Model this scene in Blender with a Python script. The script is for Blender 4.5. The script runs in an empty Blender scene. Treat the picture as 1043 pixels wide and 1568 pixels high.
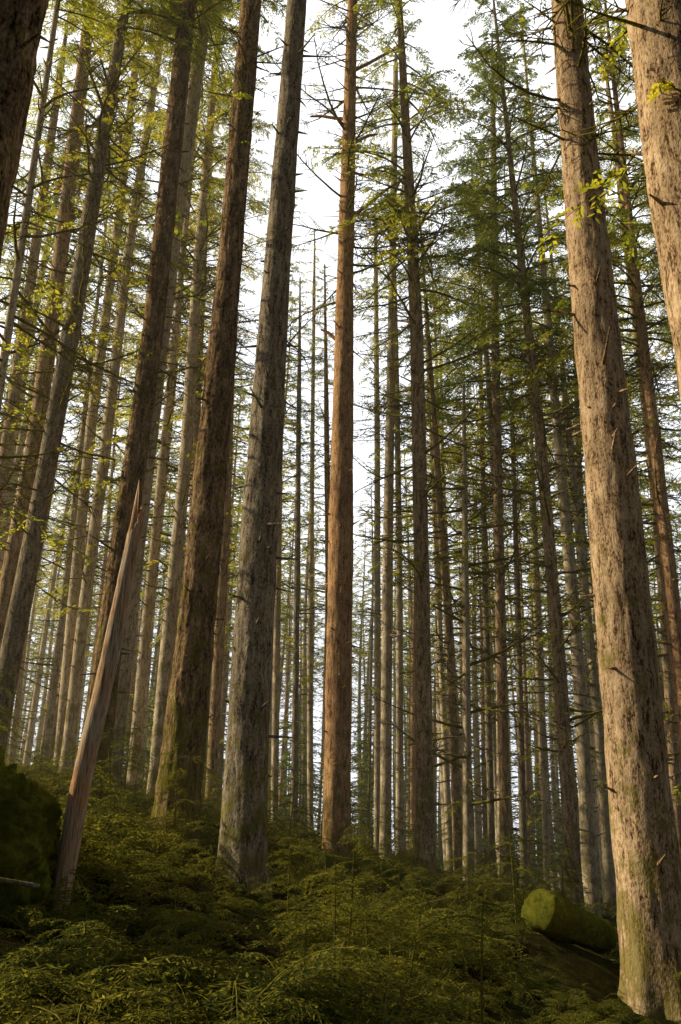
import bpy, math, random
import numpy as np
from mathutils import Matrix, Vector, noise
random.seed(7); rng=np.random.default_rng(7)
scene=bpy.context.scene
COL=scene.collection
# stems back-projected from image pixels: id, assumed depth y (m), [(x, z, radius)...] in metres
TREES=[
('A',7.3,[(3.49,6.0,.310),(3.45,8.2,.349),(3.49,10.8,.374)]),
('B',11.9,[(3.99,-.1,.39),(3.96,2.5,.39),(3.97,6.1,.368),(3.93,10.6,.329),(3.94,16.5,.268)]),
('C',14,[(-1.29,.9,.351),(-1.33,2.5,.327),(-1.36,6.7,.309),(-1.33,12.0,.249),(-1.26,18.9,.207)]),
('D',16.5,[(-2.75,2.3,.394),(-2.69,5.0,.357),(-2.66,9.0,.321),(-2.64,13.8,.264),(-2.66,21.9,.252)]),
('E',18.5,[(-4.81,3.3,.278),(-4.83,5.3,.262),(-4.75,8.3,.255),(-4.68,13.4,.25),(-4.77,22.3,.24)]),
('F',20,[(-4.81,2.0,.209),(-4.85,5.6,.209),(-4.84,10.6,.211),(-4.79,16.4,.195),(-4.58,26.2,.183)]),
('G',9.5,[(-2.65,.9,.09),(-2.61,2.0,.1),(-2.46,3.4,.099),(-2.31,5.2,.075)]),
('H',22,[(.12,1.7,.32),(.02,9.7,.321),(-.06,18.0,.245),(-.08,28.8,.168)]),
('I',7,[(-3.70,7.6,.354),(-3.73,10.1,.355)]),
('J',20,[(-7.74,7.1,.199),(-7.67,11.4,.205),(-7.80,16.3,.195),(-8.08,23.3,.19)]),
('K',18,[(-6.69,4.5,.225),(-6.54,9.1,.209),(-6.48,13.0,.209),(-6.44,18.3,.186)]),
('L',28,[(-8.37,3.6,.169),(-8.60,8.3,.18),(-8.86,15.3,.18),(-8.92,23.8,.164),(-9.19,34,.14)]),
('M',27,[(-7.85,3.4,.191),(-7.95,8.0,.183),(-7.95,13.6,.186),(-8.07,21.5,.168),(-7.95,31.1,.15)]),
('N',24,[(-4.63,3.5,.188),(-4.66,6.5,.188),(-4.65,12.4,.185),(-4.88,19.4,.16),(-4.96,27.9,.118)]),
('O',28,[(-3.70,3.7,.169),(-3.88,11.8,.177),(-4.25,20.9,.147),(-4.45,28.8,.119)]),
('P',30,[(-1.85,2.3,.126),(-2.42,17.9,.113),(-2.46,23.9,.08)]),
('Q',38,[(-.86,2.1,.132),(-1.15,9.5,.128),(-1.66,28,.083)]),
('R',36,[(1.77,1.6,.137),(1.58,18.0,.132),(1.35,30.5,.098)]),
('S',28,[(1.61,1.4,.174),(1.61,9.7,.172),(1.70,19.7,.145),(1.80,32.5,.11)]),
('T',22,[(2.20,1.1,.226),(2.16,8.0,.203),(2.06,15.8,.19),(1.68,25.1,.129)]),
('U',28,[(5.16,.8,.173),(5.29,7.6,.168),(5.47,17.1,.153),(5.79,29.1,.12)]),
('V',24,[(3.48,1.8,.133),(3.59,8.6,.101),(3.69,14.8,.05)]),
('W',23,[(5.89,.5,.188),(5.85,6.6,.172),(5.73,12.2,.159),(5.47,18.5,.122)]),
('X',40,[(4.98,3.0,.14),(4.62,14.8,.125)]),
('Y',34,[(6.92,1.1,.14),(7.16,11.5,.118),(7.30,20.4,.086)]),
('Z',26,[(7.08,.5,.212),(7.19,6.3,.192),(7.08,12.5,.167)]),
('a',24,[(9.37,6.9,.18),(9.46,13.2,.157),(9.33,19.3,.128)]),
('b',30,[(8.78,.3,.174),(8.81,5.9,.164),(8.64,12.9,.142)]),
('c',36,[(6.15,2.9,.139),(6.22,12.1,.125),(6.32,19.8,.104)]),
('d',38,[(8.65,.6,.13),(8.89,9.8,.128),(9.0,19.2,.093)]),
('e',15,[(-6.61,10.2,.082),(-6.72,14.2,.075),(-6.87,18.7,.06)]),
('f',33,[(-5.88,13.6,.156),(-6.45,26.1,.132),(-6.6,33,.09)]),
('g',32,[(-10.09,5.7,.128),(-10.24,10.5,.13),(-10.38,15.3,.116)]),
('h',26,[(-10.95,16.5,.175),(-11.12,22.6,.165),(-11.32,28.8,.139)]),
('i',21,[(8.22,5.4,.202),(8.22,9.6,.183)]),
('j',30,[(-.17,2.2,.125),(-.35,10.2,.115),(-.62,16.6,.099)]),
('k',27,[(3.62,2.2,.141),(3.52,7.3,.131),(3.24,12.8,.119)]),
('l',31,[(2.25,1.6,.129),(2.23,10.5,.119),(2.11,18.6,.104)]),
('m',25,[(-5.47,3.8,.143),(-5.51,7.6,.142),(-5.55,12.8,.132)]),
('n',34,[(-1.37,2.2,.13),(-1.65,11.3,.117),(-1.95,20.1,.099)]),
]

# ---------------------------------------------------------------- terrain
def ground(x,y):
    xe=14*math.tanh(x/14)
    yy=max(y,-4)
    ys=0.07*(yy-22) if yy<25 else 0.21+0.6*math.tanh((yy-25)/50)
    n=0.35*noise.noise(Vector((x*0.22,y*0.22,3.1)))+0.2*noise.noise(Vector((x*0.8,y*0.8,7.7)))
    n+=0.5*math.exp(-((x-3.2)**2+(y-13.4)**2)/1.6)-0.35*math.exp(-((x+2.6)**2+(y-9.0)**2)/1.2)
    return 1.45-(0.25 if x>0 else 0.2)*xe+ys+n

# ---------------------------------------------------------------- nodes
def newmat(name):
    m=bpy.data.materials.new(name); m.use_nodes=True
    nt=m.node_tree; nt.nodes.clear()
    out=nt.nodes.new('ShaderNodeOutputMaterial')
    return m,nt,out
def N(nt,t,**k):
    n=nt.nodes.new(t)
    for a,b in k.items():
        if a in n.inputs.keys() : n.inputs[a].default_value=b
        else: setattr(n,a,b)
    return n
def ramp(nt,src,stops):
    r=nt.nodes.new('ShaderNodeValToRGB'); nt.links.new(src,r.inputs[0])
    e=r.color_ramp.elements
    while len(e)<len(stops): e.new(0.5)
    for i,(p,c) in enumerate(stops):
        e[i].position=p; e[i].color=(c if len(c)==4 else (*c,1))
    return r.outputs[0]
def mix(nt,fac,a,b):
    m=nt.nodes.new('ShaderNodeMix'); m.data_type='RGBA'
    for s,i in ((fac,0),(a,6),(b,7)):
        if hasattr(s,'is_linked'): nt.links.new(s,m.inputs[i])
        else: m.inputs[i].default_value=s if i==0 else (*s,1)
    return m.outputs[2]
def math_(nt,op,a,b):
    m=nt.nodes.new('ShaderNodeMath'); m.operation=op
    for s,i in ((a,0),(b,1)):
        if hasattr(s,'is_linked'): nt.links.new(s,m.inputs[i])
        else: m.inputs[i].default_value=s
    return m.outputs[0]
def noise_tex(nt,vec,scale,detail=4,rough=0.6):
    n=nt.nodes.new('ShaderNodeTexNoise'); n.inputs['Scale'].default_value=scale
    n.inputs['Detail'].default_value=detail; n.inputs['Roughness'].default_value=rough
    nt.links.new(vec,n.inputs['Vector']); return n.outputs['Fac']
def bark(name,dark,mid,light,lichen=0.5,moss=0.4,plate=9.0,bump=0.04):
    m,nt,out=newmat(name)
    tc=N(nt,'ShaderNodeTexCoord'); oi=N(nt,'ShaderNodeObjectInfo')
    add=nt.nodes.new('ShaderNodeVectorMath'); add.operation='ADD'
    sc=nt.nodes.new('ShaderNodeVectorMath'); sc.operation='SCALE'; sc.inputs['Scale'].default_value=37.0
    comb=N(nt,'ShaderNodeCombineXYZ'); nt.links.new(oi.outputs['Random'],comb.inputs[0]); nt.links.new(oi.outputs['Random'],comb.inputs[2])
    nt.links.new(comb.outputs[0],sc.inputs[0])
    nt.links.new(tc.outputs['Object'],add.inputs[0]); nt.links.new(sc.outputs[0],add.inputs[1])
    mp=N(nt,'ShaderNodeMapping'); mp.inputs['Scale'].default_value=(1,1,0.22); nt.links.new(add.outputs[0],mp.inputs[0])
    n1=noise_tex(nt,mp.outputs[0],plate*1.5,4,0.75)
    mp2=N(nt,'ShaderNodeMapping'); mp2.inputs['Scale'].default_value=(1,1,0.5); nt.links.new(add.outputs[0],mp2.inputs[0])
    n2=noise_tex(nt,mp2.outputs[0],plate*4.5,2,0.7)
    h=math_(nt,'ADD',math_(nt,'MULTIPLY',n1,0.62),math_(nt,'MULTIPLY',n2,0.42))
    c=ramp(nt,h,[(0.42,dark),(0.51,mid),(0.64,light)])
    big=noise_tex(nt,add.outputs[0],0.9,2)
    c=mix(nt,ramp(nt,big,[(0.35,(0,0,0)),(0.7,(0.4,0.4,0.4))]),c,tuple(x*0.9 for x in dark[:3]))
    lf=noise_tex(nt,add.outputs[0],15,3,0.7)
    lm=ramp(nt,lf,[(0.66-0.10*lichen,(0,0,0)),(0.73-0.08*lichen,(1,1,1))])
    c=mix(nt,math_(nt,'MULTIPLY',lm,0.2+0.4*lichen),c,(0.50,0.49,0.36))
    sep=N(nt,'ShaderNodeSeparateXYZ'); nt.links.new(tc.outputs['Object'],sep.inputs[0])
    hz=ramp(nt,math_(nt,'MULTIPLY',sep.outputs[2],0.1),[(0.0,(.8,.8,.8)),(0.3,(0.5,0.5,0.5)),(1.0,(0.32,0.32,0.32))])
    mn=noise_tex(nt,add.outputs[0],3.2,3,0.7)
    mm=ramp(nt,math_(nt,'MULTIPLY',mn,math_(nt,'ADD',hz,0.5)),[(0.60-0.3*moss,(0,0,0)),(0.74-0.3*moss,(1,1,1))])
    c=mix(nt,math_(nt,'MULTIPLY',mm,0.65),c,(0.17,0.155,0.02))
    b=N(nt,'ShaderNodeBump'); b.inputs['Distance'].default_value=bump; b.inputs['Strength'].default_value=1.0
    nt.links.new(h,b.inputs['Height'])
    p=N(nt,'ShaderNodeBsdfDiffuse')
    nt.links.new(c,p.inputs['Color']); nt.links.new(b.outputs[0],p.inputs['Normal'])
    nt.links.new(p.outputs[0],out.inputs[0]); return m
def leaf(name,c1,c2,t1,t2,tr=0.5):
    m,nt,out=newmat(name)
    g=N(nt,'ShaderNodeNewGeometry'); oi=N(nt,'ShaderNodeObjectInfo')
    nz=noise_tex(nt,g.outputs['Position'],0.6,1)
    fac=math_(nt,'ADD',math_(nt,'MULTIPLY',g.outputs['Random Per Island'],0.45),math_(nt,'MULTIPLY',oi.outputs['Random'],0.35))
    fac=math_(nt,'ADD',fac,math_(nt,'SUBTRACT',nz,0.4))
    d=N(nt,'ShaderNodeBsdfDiffuse'); nt.links.new(mix(nt,fac,c1,c2),d.inputs[0])
    t=N(nt,'ShaderNodeBsdfTranslucent'); nt.links.new(mix(nt,fac,t1,t2),t.inputs[0])
    s=N(nt,'ShaderNodeMixShader'); s.inputs[0].default_value=tr
    nt.links.new(d.outputs[0],s.inputs[1]); nt.links.new(t.outputs[0],s.inputs[2]); nt.links.new(s.outputs[0],out.inputs[0])
    return m
BARK={
 'grey':bark('bark_grey',(0.05,0.038,0.026),(0.29,0.23,0.16),(0.55,0.46,0.33),0.6,0.2,10,0.025),
 'brown':bark('bark_brown',(0.08,0.046,0.024),(0.52,0.345,0.20),(0.80,0.60,0.38),0.4,0.25,9,0.025),
 'dark':bark('bark_dark',(0.02,0.013,0.008),(0.23,0.14,0.075),(0.56,0.38,0.21),0.3,0.4,6,0.05),
 'red':bark('bark_red',(0.10,0.048,0.022),(0.60,0.335,0.165),(0.84,0.57,0.33),0.3,0.15,12,0.02),
 'pale':bark('bark_pale',(0.15,0.11,0.07),(0.68,0.54,0.36),(0.86,0.74,0.53),0.4,0.2,12,0.015),
}
TWIG=bark('twig_bark',(0.05,0.038,0.018),(0.20,0.165,0.045),(0.44,0.34,0.08),0.3,0.7,12,0.01)
NEEDLE=leaf('needles',(0.05,0.10,0.012),(0.25,0.23,0.022),(0.36,0.48,0.03),(1.0,0.80,0.06),0.6)
NEEDLE_DK=leaf('needles_dark',(0.025,0.065,0.02),(0.08,0.12,0.024),(0.12,0.24,0.03),(0.48,0.48,0.05),0.55)
UNDER=leaf('undergrowth_needles',(0.018,0.048,0.02),(0.13,0.13,0.025),(0.08,0.15,0.03),(0.62,0.52,0.05),0.42)
def mossmat(name,a,b_,c_,br,sc=1.0):
    m,nt,out=newmat(name)
    tc=N(nt,'ShaderNodeTexCoord')
    n1=noise_tex(nt,tc.outputs['Object'],5*sc,5,0.7); n2=noise_tex(nt,tc.outputs['Object'],45*sc,2,0.7); n3=noise_tex(nt,tc.outputs['Object'],0.7*sc,3)
    c=ramp(nt,n1,[(0.35,a),(0.52,b_),(0.7,c_)])
    c=mix(nt,ramp(nt,n3,[(0.4,(0,0,0)),(0.65,(0.8,0.8,0.8))]),c,br)
    b=N(nt,'ShaderNodeBump'); b.inputs['Distance'].default_value=0.06; nt.links.new(math_(nt,'ADD',n1,n2),b.inputs['Height'])
    p=N(nt,'ShaderNodeBsdfDiffuse')
    nt.links.new(c,p.inputs['Color']); nt.links.new(b.outputs[0],p.inputs['Normal']); nt.links.new(p.outputs[0],out.inputs[0])
    return m
GROUND=mossmat('forest_floor',(0.014,0.014,0.006),(0.04,0.045,0.010),(0.10,0.10,0.02),(0.03,0.02,0.009))
MOSS=mossmat('moss',(0.12,0.15,0.02),(0.34,0.35,0.04),(0.56,0.50,0.07),(0.18,0.18,0.03),3)
def woodmat():
    m,nt,out=newmat('bare_wood')
    tc=N(nt,'ShaderNodeTexCoord'); mp=N(nt,'ShaderNodeMapping'); mp.inputs['Scale'].default_value=(1,1,0.06); nt.links.new(tc.outputs['Object'],mp.inputs[0])
    n1=noise_tex(nt,mp.outputs[0],55,6,0.7); n2=noise_tex(nt,tc.outputs['Object'],1.2,3)
    c=ramp(nt,n1,[(0.33,(0.16,0.08,0.04)),(0.5,(0.68,0.38,0.20)),(0.7,(0.85,0.62,0.42))])
    c2=ramp(nt,n1,[(0.33,(0.15,0.115,0.08)),(0.5,(0.55,0.44,0.31)),(0.7,(0.8,0.7,0.54))])
    c=mix(nt,ramp(nt,n2,[(0.4,(0,0,0)),(0.6,(1,1,1))]),c,c2)
    b=N(nt,'ShaderNodeBump'); b.inputs['Distance'].default_value=0.02; nt.links.new(n1,b.inputs['Height'])
    p=N(nt,'ShaderNodeBsdfDiffuse')
    nt.links.new(c,p.inputs['Color']); nt.links.new(b.outputs[0],p.inputs['Normal']); nt.links.new(p.outputs[0],out.inputs[0])
    return m
WOOD=woodmat()

# ---------------------------------------------------------------- mesh helpers
def mesh_from(name,V,F,mats,midx=None,smooth=False):
    V=np.asarray(V,dtype=np.float32); F=np.asarray(F,dtype=np.int32)
    me=bpy.data.meshes.new(name)
    me.vertices.add(len(V)); me.vertices.foreach_set('co',V.ravel())
    nf=len(F); k=F.shape[1]
    me.loops.add(nf*k); me.loops.foreach_set('vertex_index',F.ravel())
    me.polygons.add(nf); me.polygons.foreach_set('loop_start',np.arange(0,nf*k,k,dtype=np.int32))
    for m in mats: me.materials.append(m)
    if midx is not None: me.polygons.foreach_set('material_index',np.asarray(midx,dtype=np.int32))
    if smooth: me.polygons.foreach_set('use_smooth',np.ones(nf,dtype=bool))
    me.update(calc_edges=True); me.validate(); return me
def obj(name,me,parent=None,M=None):
    o=bpy.data.objects.new(name,me); COL.objects.link(o)
    if parent is not None: o.parent=parent
    if M is not None: o.matrix_local=M
    return o
class Geo:
    def __init__(s): s.V=[];s.F=[];s.M=[];s.n=0
    def add(s,V,F,m):
        V=np.asarray(V,dtype=np.float32).reshape(-1,3);F=np.asarray(F,dtype=np.int32)
        s.V.append(V);s.F.append(F+s.n);s.M.append(np.full(len(F),m,dtype=np.int32));s.n+=len(V)
    def tube(s,pts,rad,m=0,sides=4):
        pts=np.asarray(pts,dtype=float); n=len(pts)
        t=np.gradient(pts,axis=0); t/=np.linalg.norm(t,axis=1)[:,None]+1e-9
        ref=np.array([0,0,1.0]) if abs(t[0,2])<0.8 else np.array([1.0,0,0])
        a=np.cross(t,ref); a/=np.linalg.norm(a,axis=1)[:,None]+1e-9; b=np.cross(t,a)
        th=np.arange(sides)*2*np.pi/sides
        rad=np.asarray(rad,dtype=float)[:,None,None]
        ring=pts[:,None,:]+rad*(a[:,None,:]*np.cos(th)[None,:,None]+b[:,None,:]*np.sin(th)[None,:,None])
        i=np.arange(n-1)[:,None]*sides; j=np.arange(sides)[None,:]; j2=(j+1)%sides
        F=np.stack([i+j,i+j2,i+sides+j2,i+sides+j],-1).reshape(-1,4)
        s.add(ring.reshape(-1,3),F,m)
    def leaves(s,o,d,nrm,L,W,m):
        sd=np.cross(d,nrm); sd/=np.linalg.norm(sd,axis=1)[:,None]+1e-9
        L=L[:,None];W=W[:,None]
        V=np.stack([o,o+d*L*0.45+sd*W,o+d*L,o+d*L*0.45-sd*W],1).reshape(-1,3)
        F=np.arange(len(o)*4).reshape(-1,4); s.add(V,F,m)
    def mesh(s,name,mats,smooth=False):
        return mesh_from(name,np.concatenate(s.V),np.concatenate(s.F),mats,np.concatenate(s.M),smooth)
def unit(v): return v/(np.linalg.norm(v,axis=-1,keepdims=True)+1e-9)

def bough(g,base,az,L,rise,droop,r0,twigs,leaves,tl,lw,mt=0,ml=1,start=0.15,bare=0.0,lf=0.34):
    """one conifer bough: curved stem, flat side twigs, needle clusters"""
    n=9; s=np.linspace(0,1,n)
    h=np.array([math.cos(az),math.sin(az),0]); side=np.array([-h[1],h[0],0])
    bend=rng.normal(0,0.12)
    pts=np.asarray(base)+L*(s[:,None]*h+ (rise*s-droop*s**2)[:,None]*np.array([0,0,1.])+ (bend*s**2)[:,None]*side)
    g.tube(pts,r0*(1-0.85*s),mt,4)
    k=np.linspace(start,0.99,twigs)+rng.normal(0,0.008,twigs); k=np.clip(k,0,1)
    idx=k*(n-1); i0=np.clip(idx.astype(int),0,n-2); fr=(idx-i0)[:,None]
    O=pts[i0]*(1-fr)+pts[i0+1]*fr; Td=unit(pts[i0+1]-pts[i0])
    sg=np.where(np.arange(twigs)%2==0,1,-1)[:,None]
    ang=rng.uniform(0.65,1.15,twigs)[:,None]
    D=unit(Td*np.cos(ang)+side[None]*sg*np.sin(ang)+np.array([0,0,1.])*rng.normal(-0.16,0.16,twigs)[:,None])
    TL=tl*L*(1.05-0.75*k)*np.clip((k-start)*6+0.45,0,1)*rng.uniform(0.7,1.2,twigs)
    keep=rng.random(twigs)>bare
    O,D,TL,Td=O[keep],D[keep],TL[keep],Td[keep]
    nt_=len(O)
    if nt_==0: return
    nr=unit(np.cross(D,np.cross(np.array([0,0,1.]),D))+rng.normal(0,0.25,(nt_,3)))
    g.leaves(O,D,nr,TL,np.full(nt_,max(r0*0.22,0.003)),mt)
    if leaves>0:
        u=(np.arange(leaves)+0.5)/leaves
        u=np.clip(u[None,:]+rng.normal(0,0.02,(nt_,leaves)),0.02,1)
        sag=-0.22*(u**2)*TL[:,None]
        LO=O[:,None,:]+D[:,None,:]*(u*TL[:,None])[...,None]; LO[...,2]+=sag
        s2=np.cross(D,nr); sg2=np.where(np.arange(leaves)%2==0,1,-1)[None,:,None]
        LD=unit(D[:,None,:]*0.75+s2[:,None,:]*sg2*0.75+rng.normal(0,0.22,(nt_,leaves,3)))
        LL=(TL[:,None]*lf*(1.1-0.6*u)+lw*2)*rng.uniform(0.6,1.25,(nt_,leaves))
        NN=unit(nr[:,None,:]+rng.normal(0,0.5,(nt_,leaves,3)))
        g.leaves(LO.reshape(-1,3),LD.reshape(-1,3),NN.reshape(-1,3),LL.ravel(),np.full(LL.size,lw)*rng.uniform(0.7,1.3,LL.size),ml)

def crown_geo(g,z0,H,Lmax,nb,dens=1.0,ml=1,lw=0.016,lf=0.26,lm=1.4):
    for i in range(nb):
        t=(i+rng.random())/nb
        L=Lmax*(1-t)**0.75*rng.uniform(0.55,1.1)+0.35
        if rng.random()<0.12: L*=0.5
        az=rng.uniform(0,2*np.pi)
        bough(g,(0,0,z0+H*t),az,L,rng.uniform(0.0,0.35)+0.25*t,rng.uniform(0.25,0.6),0.022*L**0.5+0.004,
              int((16+5*L)*dens),int((8+2.0*L)*lm),0.30,lw,0,ml,start=0.12+0.2*rng.random(),bare=rng.uniform(0,0.3),lf=lf)
def dead_geo(g,z0,H,nb,Lm,leafy=0.0):
    for i in range(nb):
        z=z0+H*(i+rng.random())/nb; L=Lm*rng.uniform(0.25,1.0)
        if rng.random()<0.3: L*=0.4
        az=rng.uniform(0,2*np.pi); h=np.array([math.cos(az),math.sin(az),0]); side=np.array([-h[1],h[0],0])
        if rng.random()<leafy:
            bough(g,(0,0,z),az,L*0.8+0.3,rng.uniform(0,0.3),rng.uniform(0.3,0.7),0.012,14,9,0.3,0.02,0,1,start=0.3,bare=0.3); continue
        s=np.linspace(0,1,6); rise=rng.uniform(-0.5,0.35); cv=rng.uniform(-0.1,0.5)
        pts=np.array([0,0,z])+L*(s[:,None]*h+(rise*s+cv*s**2)[:,None]*np.array([0,0,1.])+(rng.normal(0,0.2)*s**2)[:,None]*side)
        pts+=rng.normal(0,0.012*L,pts.shape)*s[:,None]
        g.tube(pts,0.028*(0.5+L*0.5)*(1-0.8*s),0,4)
        for j in range(int(3+L*5)):
            k=rng.uniform(0.25,0.98); idx=k*5; i0=int(min(idx,4)); o=pts[i0]+(pts[i0+1]-pts[i0])*(idx-i0)
            d=unit(unit(pts[i0+1]-pts[i0])*0.7+side*rng.choice([-1,1])*rng.uniform(0.5,1)+np.array([0,0,rng.normal(-0.15,0.35)]))
            l=L*rng.uniform(0.12,0.38); e=o+d*l; mid=o+d*l*0.5+rng.normal(0,0.05*l,3)
            g.tube([o,mid,e+np.array([0,0,-0.08*l])],[0.013,0.009,0.004],0,3)
            if rng.random()<0.5:
                q=mid+unit(d+rng.normal(0,0.6,3))*l*0.45; g.tube([mid,(mid+q)/2,q],[0.008,0.006,0.002],0,3)
CROWNS=[]
for i in range(6):
    g=Geo(); crown_geo(g,0,15,[3.4,2.8,3.8,3.0,2.4,3.3][i],[95,75,100,80,50,105][i],ml=1)
    CROWNS.append(g.mesh('crown_mesh',[TWIG,NEEDLE_DK if i==5 else NEEDLE]))
DEADS=[]
for i in range(5):
    g=Geo(); dead_geo(g,0,10,[76,56,88,60,78][i],[2.2,1.6,2.4,2.8,1.9][i],0.15); DEADS.append(g.mesh('dead_branches_mesh',[TWIG,NEEDLE]))

# ---------------------------------------------------------------- trees
def interp(pts,z,gz,H,rt=0.03):
    Z=[p[1] for p in pts]
    if z<=Z[0]:
        a,b=pts[0],pts[1]
        k=(z-a[1])/(b[1]-a[1]); return a[0]+(b[0]-a[0])*k, min(a[2]*1.12,max(a[2],a[2]+(b[2]-a[2])*k))
    if z>=Z[-1]:
        a,b=pts[-2],pts[-1]; k=(z-b[1])/(b[1]-a[1])
        t=min(1,(z-b[1])/max(0.5,H-b[1]))
        return b[0]+(b[0]-a[0])*k, b[2]*(1-t)+rt*t
    for a,b in zip(pts,pts[1:]):
        if a[1]<=z<=b[1]:
            k=(z-a[1])/(b[1]-a[1]); return a[0]+(b[0]-a[0])*k, a[2]+(b[2]-a[2])*k
def trunk_mesh(name,center,zb,H,segs,dz,mat,rough,flare=0.35,seed=0,jag=False):
    hs=[-0.5]; h=-0.5
    while h<H-zb:
        h+=dz*(1 if h<12 else 1.8); hs.append(min(h,H-zb))
    n=len(hs); V=np.zeros((n,segs,3)); th=np.arange(segs)*2*np.pi/segs
    ct,st=np.cos(th),np.sin(th)
    lob=[(random.randint(3,6),random.uniform(0,6.28)) for _ in range(2)]
    for i,h in enumerate(hs):
        x,r=center(zb+h)
        fl=math.exp(-max(h,0)/0.45)
        for j in range(segs):
            k=1+flare*fl*(0.55+0.45*math.cos(lob[0][0]*th[j]+lob[0][1]))
            if rough>0:
                p=Vector((ct[j]*r*9+seed,st[j]*r*9,h*1.6))
                k+=rough*(noise.noise(p)*1.0+0.7*abs(noise.noise(p*2.3))+0.5*noise.noise(Vector((p.x*4,p.y*4,p.z*2.2))))
                k+=0.05*noise.noise(Vector((ct[j]*1.5,st[j]*1.5,h*0.5+seed)))
            hh=h
            if jag and i>=n-6: hh=h+(i-(n-7))*0.03*noise.noise(Vector((ct[j]*2.2,st[j]*2.2,5.0)))*3; k*=1-0.05*(i-(n-7))
            V[i,j]=(x+ct[j]*r*k, st[j]*r*k, hh)
    i=np.arange(n-1)[:,None]*segs; j=np.arange(segs)[None,:]; j2=(j+1)%segs
    F=np.stack([i+j,i+j2,i+segs+j2,i+segs+j],-1).reshape(-1,4)
    VV=np.concatenate([V.reshape(-1,3),[[V[-1,:,0].mean(),V[-1,:,1].mean(),V[-1,:,2].min()]]])
    c=len(VV)-1; base=(n-1)*segs
    Fc=np.stack([base+np.arange(0,segs,2),base+(np.arange(0,segs,2)+1)%segs,base+(np.arange(0,segs,2)+2)%segs,np.full(segs//2,c)],-1)
    return mesh_from(name,VV,np.concatenate([F,Fc]),[mat],smooth=True)
NEAR=set('ABCDEFHI')
HEM='western_hemlock_tree'; FIR='douglas_fir_tree'
SPEC={ # bark, height, crown start height, crown idx, crown scale, dead range, dead idx, name
 'A':('brown',36,24,0,1.0,(9,24),0,HEM),
 'B':('brown',38,24,3,1.1,(12,24),0,FIR),
 'C':('grey',38,25,1,1.0,(19,25),1,HEM),
 'D':('dark',40,25,4,1.0,(15,25),1,FIR),
 'E':('dark',38,21,2,0.85,(7,18),1,FIR),
 'F':('pale',34,21,0,0.85,(10,19),1,HEM),
 'H':('red',40,27,4,0.9,(15,28),3,HEM),
 'I':('dark',36,24,2,1.0,(15,22),0,FIR),
 'K':('grey',34,20,0,0.8,(5,18),0,HEM),
 'J':('brown',34,20,0,0.8,(5,17),0,HEM),
 'e':('pale',26,17,4,0.8,(5,15),0,HEM),
 'm':('pale',32,20,3,0.8,(5,18),0,HEM),
 'N':('pale',33,20,1,0.8,(5,18),1,HEM),
 'L':('pale',34,18,0,0.85,(5,17),1,HEM),
 'M':('pale',34,19,3,0.85,(5,18),0,HEM),
 'O':('brown',33,20,1,0.8,(5,18),1,HEM),
 'T':('brown',36,16,3,1.1,(7,20),3,HEM),
 'U':('brown',34,16,5,1.2,(6,16),2,HEM),
 'V':('pale',14.5,8.5,4,0.45,(2,13),3,HEM),
 'W':('brown',32,16.5,5,1.0,(4,16),2,HEM),
 'S':('pale',32,23,4,0.65,(8,24),1,HEM),
 'R':('pale',30,22,4,0.6,(6,22),1,HEM),
 'P':('pale',27,19,4,0.5,(5,19),1,HEM),
 'Q':('pale',30,20,4,0.5,(5,20),1,HEM),
 'j':('brown',22,16,4,0.45,(5,16),1,HEM),
 'l':('pale',24,17,4,0.5,(5,17),1,HEM),
 'n':('grey',24,17,4,0.45,(5,17),1,HEM),
 'k':('brown',24,14,4,0.8,(5,14),0,HEM),
}
def align(dx,dz):
    return Vector((0,0,1)).rotation_difference(Vector((dx,0,dz))).to_matrix().to_4x4()
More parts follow.
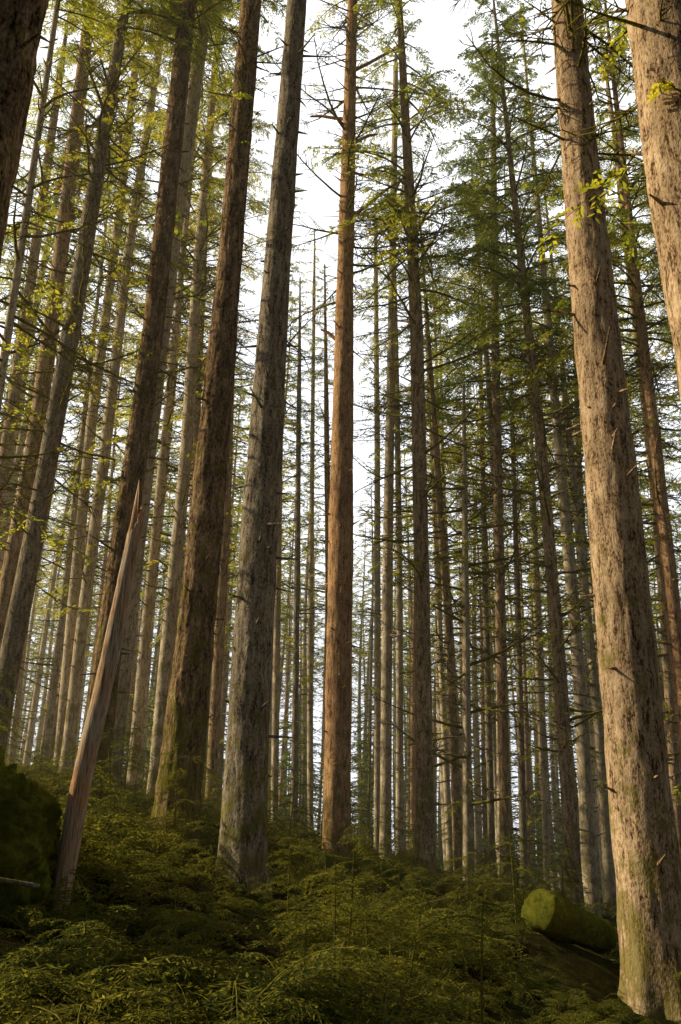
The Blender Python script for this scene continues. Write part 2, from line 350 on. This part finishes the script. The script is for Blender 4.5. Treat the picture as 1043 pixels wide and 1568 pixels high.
def build_tree(key,D,pts,spec):
    bk,H,cs,ci,csc,(d0,d1),di,name=spec
    x0,_=interp(pts,pts[0][1]-0.01,0,H)
    gz=ground(pts[0][0],D)
    for _ in range(3):
        x0,_=interp(pts,gz,0,H); gz=ground(x0,D)
    Ht=gz+H
    root=bpy.data.objects.new(name,None); COL.objects.link(root); root.location=(x0,D,gz)
    near=key in NEAR
    cen=lambda z:(lambda q:(q[0]-x0,q[1]))(interp(pts,z,0,Ht))
    me=trunk_mesh('trunk_mesh',cen,gz,Ht,64 if near else 16,0.07 if near else 0.4,BARK[bk],(0.05 if bk!='dark' else 0.085) if near else 0.03,seed=random.random()*50)
    obj('trunk',me,root)
    def at(h): x,r=cen(gz+h); x2,_=cen(gz+h+1); return x,r,x2-x
    g=Geo()
    for i in range(int(H*(2.6 if near else 1.2))):
        h=random.uniform(1.5,H*0.8); x,r,dx=at(h); a=random.uniform(0,6.28); L=random.uniform(0.04,0.3)*(1.0+(random.random()<0.15)*2)
        o=np.array([x+math.cos(a)*r*0.8,math.sin(a)*r*0.8,h]); d=np.array([math.cos(a),math.sin(a),random.uniform(-0.3,0.5)])
        g.tube([o,o+d*(L*0.5+r*0.2),o+d*(L+r*0.2)],[0.03,0.019,0.008] ,0,5)
    if key=='H':
        for (h,a,L,up) in ((18.0,0.1,1.6,1.0),(13.6,2.9,0.7,0.8),(22,2.6,1.5,0.3),(24,-0.3,1.8,0.5),(21,0.4,1.0,0.6)):
            x,r,dx=at(h); d=np.array([math.cos(a),math.sin(a)*0.5,up]); o=np.array([x,0,h])
            g.tube([o,o+d*L*.35,o+d*L*.7+np.array([0,0,.06]),o+d*L],[.07,.055,.05,.03],0,7)
    obj('branch_stubs',g.mesh('stubs_mesh',[BARK[bk]]),root)
    h=d0; k=di
    while h<d1-1:
        x,r,dx=at(h); s=min(10,d1-h)/10
        M=Matrix.Translation((x,0,h))@align(dx,1)@Matrix.Rotation(random.uniform(0,6.28),4,'Z')@Matrix.Diagonal((1,1,s,1))
        obj('dead_branches',DEADS[k%5],root,M); h+=10; k+=random.randint(0,2)
    x,r,dx=at(cs)
    s=(H-cs)/15
    M=Matrix.Translation((x,0,cs))@align(dx,1)@Matrix.Rotation(random.uniform(0,6.28),4,'Z')@Matrix.Diagonal((csc,csc,s,1))
    obj('crown',CROWNS[ci],root,M)
    return root
for key,D,pts in TREES:
    if key=='G': continue
    sp=SPEC.get(key)
    if sp is None:
        H=random.uniform(29,36); cs=random.uniform(15,18)
        sp=(random.choice(['grey','brown','pale','pale','red']),H,cs,random.randint(0,4),random.uniform(0.7,1.0),(random.uniform(3,6),cs),random.randint(0,4),random.choice([HEM,FIR]))
    build_tree(key,D,pts,sp)

# broken snag
key,D,pts=[t for t in TREES if t[0]=='G'][0]
gz=ground(pts[0][0],D)
x0,_=interp(pts,gz,0,99)
root=bpy.data.objects.new('broken_snag',None); COL.objects.link(root); root.location=(x0,D,gz)
me=trunk_mesh('snag_mesh',lambda z:(lambda q:(q[0]-x0,q[1]))(interp(pts,z,0,pts[-1][1])),gz,pts[-1][1],28,0.06,WOOD,0.10,0.1,3.3,True)
obj('splintered_trunk',me,root)

# ---------------------------------------------------------------- distant forest (instanced whole trees)
VAR=[]
for i in range(8):
    g=Geo(); H=random.uniform(28,36); cs=H*random.uniform(0.44,0.58); bk=BARK[['grey','brown','pale','pale','red','pale','brown','pale'][i]]
    zs=np.linspace(-1,H,14); r=0.2*random.uniform(0.75,1.3)
    pts=np.stack([0.15*np.sin(zs*0.2+i),0.15*np.cos(zs*0.17+i),zs],1)
    g.tube(pts,r*(1-0.93*np.clip(zs/H,0,1)**1.1),2,10)
    dead_geo(g,3,cs-3,int(cs*2.8),2.1,0.25)
    crown_geo(g,cs,H-cs,random.uniform(2.2,3.0),58,0.7,1,0.028,0.34,0.75)
    VAR.append(g.mesh('distant_tree_mesh',[TWIG,NEEDLE_DK if i==2 else NEEDLE,bk],False))
YOUNG=[]
for i in range(2):
    g=Geo(); g.tube([(0,0,-.3),(0,0,3.5),(0.05,0,7)],[.07,.05,.01],0,6)
    crown_geo(g,0.6,6.4,2.0,50,0.7,1,0.03,0.34,0.8); YOUNG.append(g.mesh('young_hemlock_mesh',[TWIG,NEEDLE_DK]))
forest=bpy.data.objects.new('distant_trees',None); COL.objects.link(forest)
placed=[]
def place(x,y,mind):
    for a,b in placed:
        if (a-x)**2+(b-y)**2<mind*mind: return False
    placed.append((x,y)); return True
for k,D,p in TREES: placed.append((p[0][0],D))
def put(x,y,s=None,meshes=None):
    s=s or random.uniform(0.8,1.12)
    M=Matrix.Translation((x,y,ground(x,y)))@Matrix.Rotation(random.uniform(-0.03,0.03),4,'Y')@Matrix.Rotation(random.uniform(0,6.28),4,'Z')@Matrix.Diagonal((s,s,s,1))
    obj('tree',random.choice(meshes or VAR),forest,M)
cnt=0
for _ in range(6000):
    y=random.uniform(29,120); x=random.uniform(-1,1)*(0.40*y+2)
    brg=math.degrees(math.atan2(x,y))
    if y<66 and -5<brg<4.5: continue
    if y<50 and brg<-10 and random.random()<0.75: continue
    if place(x,y,2.8 if y<60 else 3.2): put(x,y); cnt+=1
    if cnt>=300: break
for _ in range(110):
    y=random.uniform(45,115); x=random.uniform(-1,1)*(0.42*y+3)
    put(x,y,random.uniform(0.5,1.3),YOUNG)
cnt=0
for _ in range(2000):
    x=random.uniform(-50,45); y=random.uniform(-35,32)
    if abs(x)<0.5*y+6 and y>-3: continue
    if x<-6 and y>-14: continue
    if x*x+y*y<64: continue
    if place(x,y,5.5): put(x,y); cnt+=1
    if cnt>=45: break
for (x,y) in ((-19,-3),(-33,-12),(-38,4),(-31,24),(-28,-8),(-27,31)): put(x,y)

# ---------------------------------------------------------------- ground sheet
n=220; t=np.linspace(-1,1,n); c=np.sinh(t*5.2)/math.sinh(5.2)*500
V=[];F=[]
for j in range(n):
    for i in range(n):
        x=c[i];y=c[j]+9
        V.append((x,y,ground(x,y)))
idx=np.arange(n*n).reshape(n,n)
F=np.stack([idx[:-1,:-1],idx[:-1,1:],idx[1:,1:],idx[1:,:-1]],-1).reshape(-1,4)
obj('ground',mesh_from('ground_mesh',V,F,[GROUND],smooth=True))

# ---------------------------------------------------------------- undergrowth
SAP=[]
for i in range(5):
    g=Geo(); H=[1.5,1.1,0.8,1.8,1.3][i]
    g.tube([(0,0,-0.1),(0.02,0,H*0.5),(0.05,0.03,H)],[0.016,0.011,0.003],0,5)
    nb=int(12*H+6)
    for b in range(nb):
        tt=(b+rng.random())/nb; L=(0.7*(1-tt)**0.5+0.15)*rng.uniform(0.4,1.25)*(0.6+0.3*H)
        bough(g,(0.02,0,0.06+H*0.94*tt),rng.uniform(0,6.28),L,rng.uniform(0.0,0.5),rng.uniform(0.3,0.8),0.006,18,9,0.34,0.005,0,1,start=0.1,lf=0.3)
    SAP.append(g.mesh('sapling_mesh',[TWIG,UNDER]))
SPRAY=[]
for i in range(4):
    g=Geo()
    for b in range(10):
        bough(g,(rng.normal(0,0.1),rng.normal(0,0.1),rng.uniform(0,0.15)),rng.uniform(0,6.28),rng.uniform(0.35,0.85),rng.uniform(0.3,0.85),rng.uniform(0.5,1.1),0.005,20,9,0.36,0.0048,0,1,start=0.12,lf=0.3)
    SPRAY.append(g.mesh('spray_mesh',[TWIG,UNDER]))
FERN=[]
for i in range(3):
    g=Geo()
    for b in range(11):
        az=rng.uniform(0,6.28); L=rng.uniform(0.5,0.9)
        bough(g,(0,0,0),az,L,rng.uniform(0.8,1.3),rng.uniform(0.7,1.1),0.005,38,5,0.26,0.006,0,1,start=0.1,lf=0.3)
    FERN.append(g.mesh('fern_mesh',[TWIG,UNDER]))
TW=[]
for i in range(3):
    g=Geo()
    for b in range(9):
        a=rng.uniform(0,6.28); L=rng.uniform(0.3,0.9); o=np.array([rng.normal(0,.3),rng.normal(0,.3),0.0]); d=unit(np.array([math.cos(a),math.sin(a),rng.uniform(0,0.7)]))
        g.tube([o,o+d*L*.3+rng.normal(0,.04,3),o+d*L*.65+rng.normal(0,.06,3),o+d*L+rng.normal(0,.08,3)],[0.009,0.007,0.005,0.002],0,4)
    TW.append(g.mesh('twig_mesh',[TWIG]))
under=bpy.data.objects.new('undergrowth_foliage',None); COL.objects.link(under)
def segd(x,y,a,b):
    ax,ay=a;bx,by=b;t=max(0,min(1,((x-ax)*(bx-ax)+(y-ay)*(by-ay))/((bx-ax)**2+(by-ay)**2)))
    return math.hypot(x-ax-t*(bx-ax),y-ay-t*(by-ay))
def setp(name,me,x,y,s):
    M=Matrix.Translation((x,y,ground(x,y)))@Matrix.Rotation(random.uniform(0,6.28),4,'Z')@Matrix.Rotation(random.uniform(-0.15,0.15),4,'X')@Matrix.Diagonal((s,s,s,1))
    obj(name,me,under,M)
def scatter(meshes,num,y0,y1,s0,s1,name,pw=1.3):
    for _ in range(num):
        y=y0+(y1-y0)*random.random()**pw; x=random.uniform(-1,1)*(0.42*y+1.5)
        s=random.uniform(s0,s1)
        nz=noise.noise(Vector((x*0.45,y*0.45,20)))
        if nz<-0.08 and random.random()<0.75: continue
        if segd(x,y,(2.75,12.2),(4.2,14.6))<0.6 or math.hypot(x+3.75,y-9.2)<1.2: continue
        s*=1+0.8*nz
        if segd(x,y,(1.6,7.5),(3.2,13))<1.0: s*=0.5
        setp(name,random.choice(meshes),x,y,s)
scatter(SPRAY,500,4.0,13,0.6,1.25,'low_spray',1.0)
scatter(SPRAY,460,13,32,0.8,1.5,'low_spray')
scatter(SAP,80,6.5,14,0.35,0.8,'hemlock_sapling')
scatter(SAP,170,15,38,0.5,1.2,'hemlock_sapling')
scatter(FERN,330,6,22,0.6,1.3,'fern')
scatter(TW,90,8,30,0.7,1.3,'fallen_twigs')
for (x,y,s) in ((-2.5,15.1,1.0),(-3.4,14.6,.9),(3.1,18,.9),(4.6,19,1.1),(.8,17.5,.7),(-4.6,12.4,1.0),(-5.6,14.2,1.2),(5.2,17,1.1),(-.3,17,.6),(.4,9.5,.65),(-1.2,8.6,.6),(4.4,9.3,.9),(-.5,11.6,.7),(1.4,14.5,.7)):
    setp('hemlock_sapling',random.choice(SAP),x,y,s)

# mossy mound, log, fallen logs
def blob(name,loc,sx,sy,sz,mat,seed):
    import bmesh
    bm=bmesh.new(); bmesh.ops.create_icosphere(bm,subdivisions=6,radius=1)
    for v in bm.verts:
        p=v.co.copy(); k=1+0.28*noise.noise(p*1.6+Vector((seed,0,0)))+0.12*noise.noise(p*5)+0.06*noise.noise(p*15)+0.04*noise.noise(p*40)
        v.co=Vector((p.x*sx*k,p.y*sy*k,p.z*sz*k))
    me=bpy.data.meshes.new(name+'_mesh'); bm.to_mesh(me); bm.free(); me.materials.append(mat)
    for p in me.polygons: p.use_smooth=True
    o=obj(name,me); o.location=loc; return o
blob('mossy_boulder',(-3.75,9.2,ground(-3.75,9.2)+0.4),0.98,0.85,1.0,MOSS,1)
blob('mossy_boulder',(-5.4,10.4,ground(-5.4,10.4)+0.2),0.9,0.8,0.8,MOSS,5)
def log(name,p0,p1,r,mat,seed):
    p0=Vector(p0);p1=Vector(p1);L=(p1-p0).length; segs=40;n=int(L/0.06)
    V=[];q=(p1-p0).to_track_quat('Z','Y')
    for i in range(n+1):
        h=L*i/n
        for j in range(segs):
            a=6.2832*j/segs; rr=r*(1-0.15*i/n)
            p=Vector((math.cos(a)*rr*6+seed,math.sin(a)*rr*6,h*2.5))
            k=1+0.16*noise.noise(p)+0.07*noise.noise(p*3)+0.06*noise.noise(p*8)
            if i==0 or i==n: k*=0.75
            V.append(p0+q@Vector((math.cos(a)*rr*k,math.sin(a)*rr*k,h)))
    F=[]
    for i in range(n):
        for j in range(segs): F.append((i*segs+j,i*segs+(j+1)%segs,(i+1)*segs+(j+1)%segs,(i+1)*segs+j))
    V.append(p0);V.append(p1); c0=len(V)-2
    for j in range(0,segs,2):
        F.append((c0,(j+2)%segs,j+1,j)); F.append((c0+1,n*segs+j,n*segs+j+1,n*segs+(j+2)%segs))
    return obj(name,mesh_from(name+'_mesh',[tuple(v) for v in V],F,[mat],smooth=True))
def gp(x,y,dz): return (x,y,ground(x,y)+dz)
log('mossy_log',gp(2.75,12.7,0.4),gp(4.0,14.2,0.34),0.27,MOSS,2)
log('fallen_log',gp(-2.6,18,0.12),gp(1.5,19.5,0.2),0.2,MOSS,8)
log('fallen_branch',gp(-3.4,7.3,0.35),gp(-2.3,7.6,0.45),0.022,BARK['grey'],12)

# ---------------------------------------------------------------- light & world
SD=Vector((-0.985,0.10,0)).normalized(); EL=math.radians(30)
S=Vector((SD.x*math.cos(EL),SD.y*math.cos(EL),math.sin(EL)))
sun=bpy.data.lights.new('sun','SUN'); sun.energy=5; sun.angle=math.radians(0.5); sun.color=(1,0.85,0.56)
so=bpy.data.objects.new('sun',sun); COL.objects.link(so); so.rotation_euler=S.to_track_quat('Z','Y').to_euler(); so.location=S*60
w=bpy.data.worlds.new('World'); scene.world=w; w.use_nodes=True; nt=w.node_tree; nt.nodes.clear()
out=nt.nodes.new('ShaderNodeOutputWorld')
sky=nt.nodes.new('ShaderNodeTexSky'); sky.sky_type='NISHITA'; sky.sun_disc=False
sky.sun_elevation=EL; sky.sun_rotation=math.atan2(S.x,S.y); sky.dust_density=1.0; sky.air_density=0.7; sky.ozone_density=0.6
bg=nt.nodes.new('ShaderNodeBackground'); bg.inputs[1].default_value=0.05
nt.links.new(sky.outputs[0],bg.inputs[0])
# made-up cloud bank added to whiten the northern sky; elsewhere kept dim for contrast
tc=nt.nodes.new('ShaderNodeTexCoord')
nz=noise_tex(nt,tc.outputs['Generated'],2.5,5,0.6)
dot=nt.nodes.new('ShaderNodeVectorMath'); dot.operation='DOT_PRODUCT'
nt.links.new(tc.outputs['Generated'],dot.inputs[0]); dot.inputs[1].default_value=Vector((0.05,0.85,0.52)).normalized()
cf=ramp(nt,math_(nt,'ADD',dot.outputs['Value'],math_(nt,'MULTIPLY',math_(nt,'SUBTRACT',nz,0.5),0.5)),[(0.60,(0,0,0)),(0.78,(.8,.8,.8)),(0.92,(1,1,1))])
bg2=nt.nodes.new('ShaderNodeBackground'); bg2.inputs[0].default_value=(0.96,0.985,1,1); bg2.inputs[1].default_value=1.6
ms=nt.nodes.new('ShaderNodeMixShader'); nt.links.new(cf,ms.inputs[0]); nt.links.new(bg.outputs[0],ms.inputs[1]); nt.links.new(bg2.outputs[0],ms.inputs[2])
nt.links.new(ms.outputs[0],out.inputs[0])

# thin forest mist standing between the trees
mm,mnt,mo=newmat('mist_air')
vs=mnt.nodes.new('ShaderNodeVolumeScatter'); vs.inputs['Density'].default_value=0.0027; vs.inputs['Anisotropy'].default_value=0.5; vs.inputs['Color'].default_value=(1,0.93,0.70,1)
mnt.links.new(vs.outputs[0],mo.inputs['Volume'])
bx=[(-60,11,-8),(60,11,-8),(60,135,-8),(-60,135,-8),(-60,11,42),(60,11,42),(60,135,42),(-60,135,42)]
obj('forest_mist',mesh_from('mist_mesh',bx,[(0,3,2,1),(4,5,6,7),(0,1,5,4),(1,2,6,5),(2,3,7,6),(3,0,4,7)],[mm]))

cd=bpy.data.cameras.new('camera'); cam=bpy.data.objects.new('camera',cd); COL.objects.link(cam)
cd.sensor_fit='VERTICAL'; cd.sensor_height=36; cd.lens=31; cd.clip_end=2000; cd.clip_start=0.05
cam.matrix_world=Matrix.Translation((0,0,1.6))@Matrix.Rotation(math.radians(110.9),4,'X')@Matrix.Rotation(math.radians(1.6),4,'Z')
scene.camera=cam
scene.view_settings.view_transform='Standard'; scene.view_settings.look='None'; scene.view_settings.exposure=0
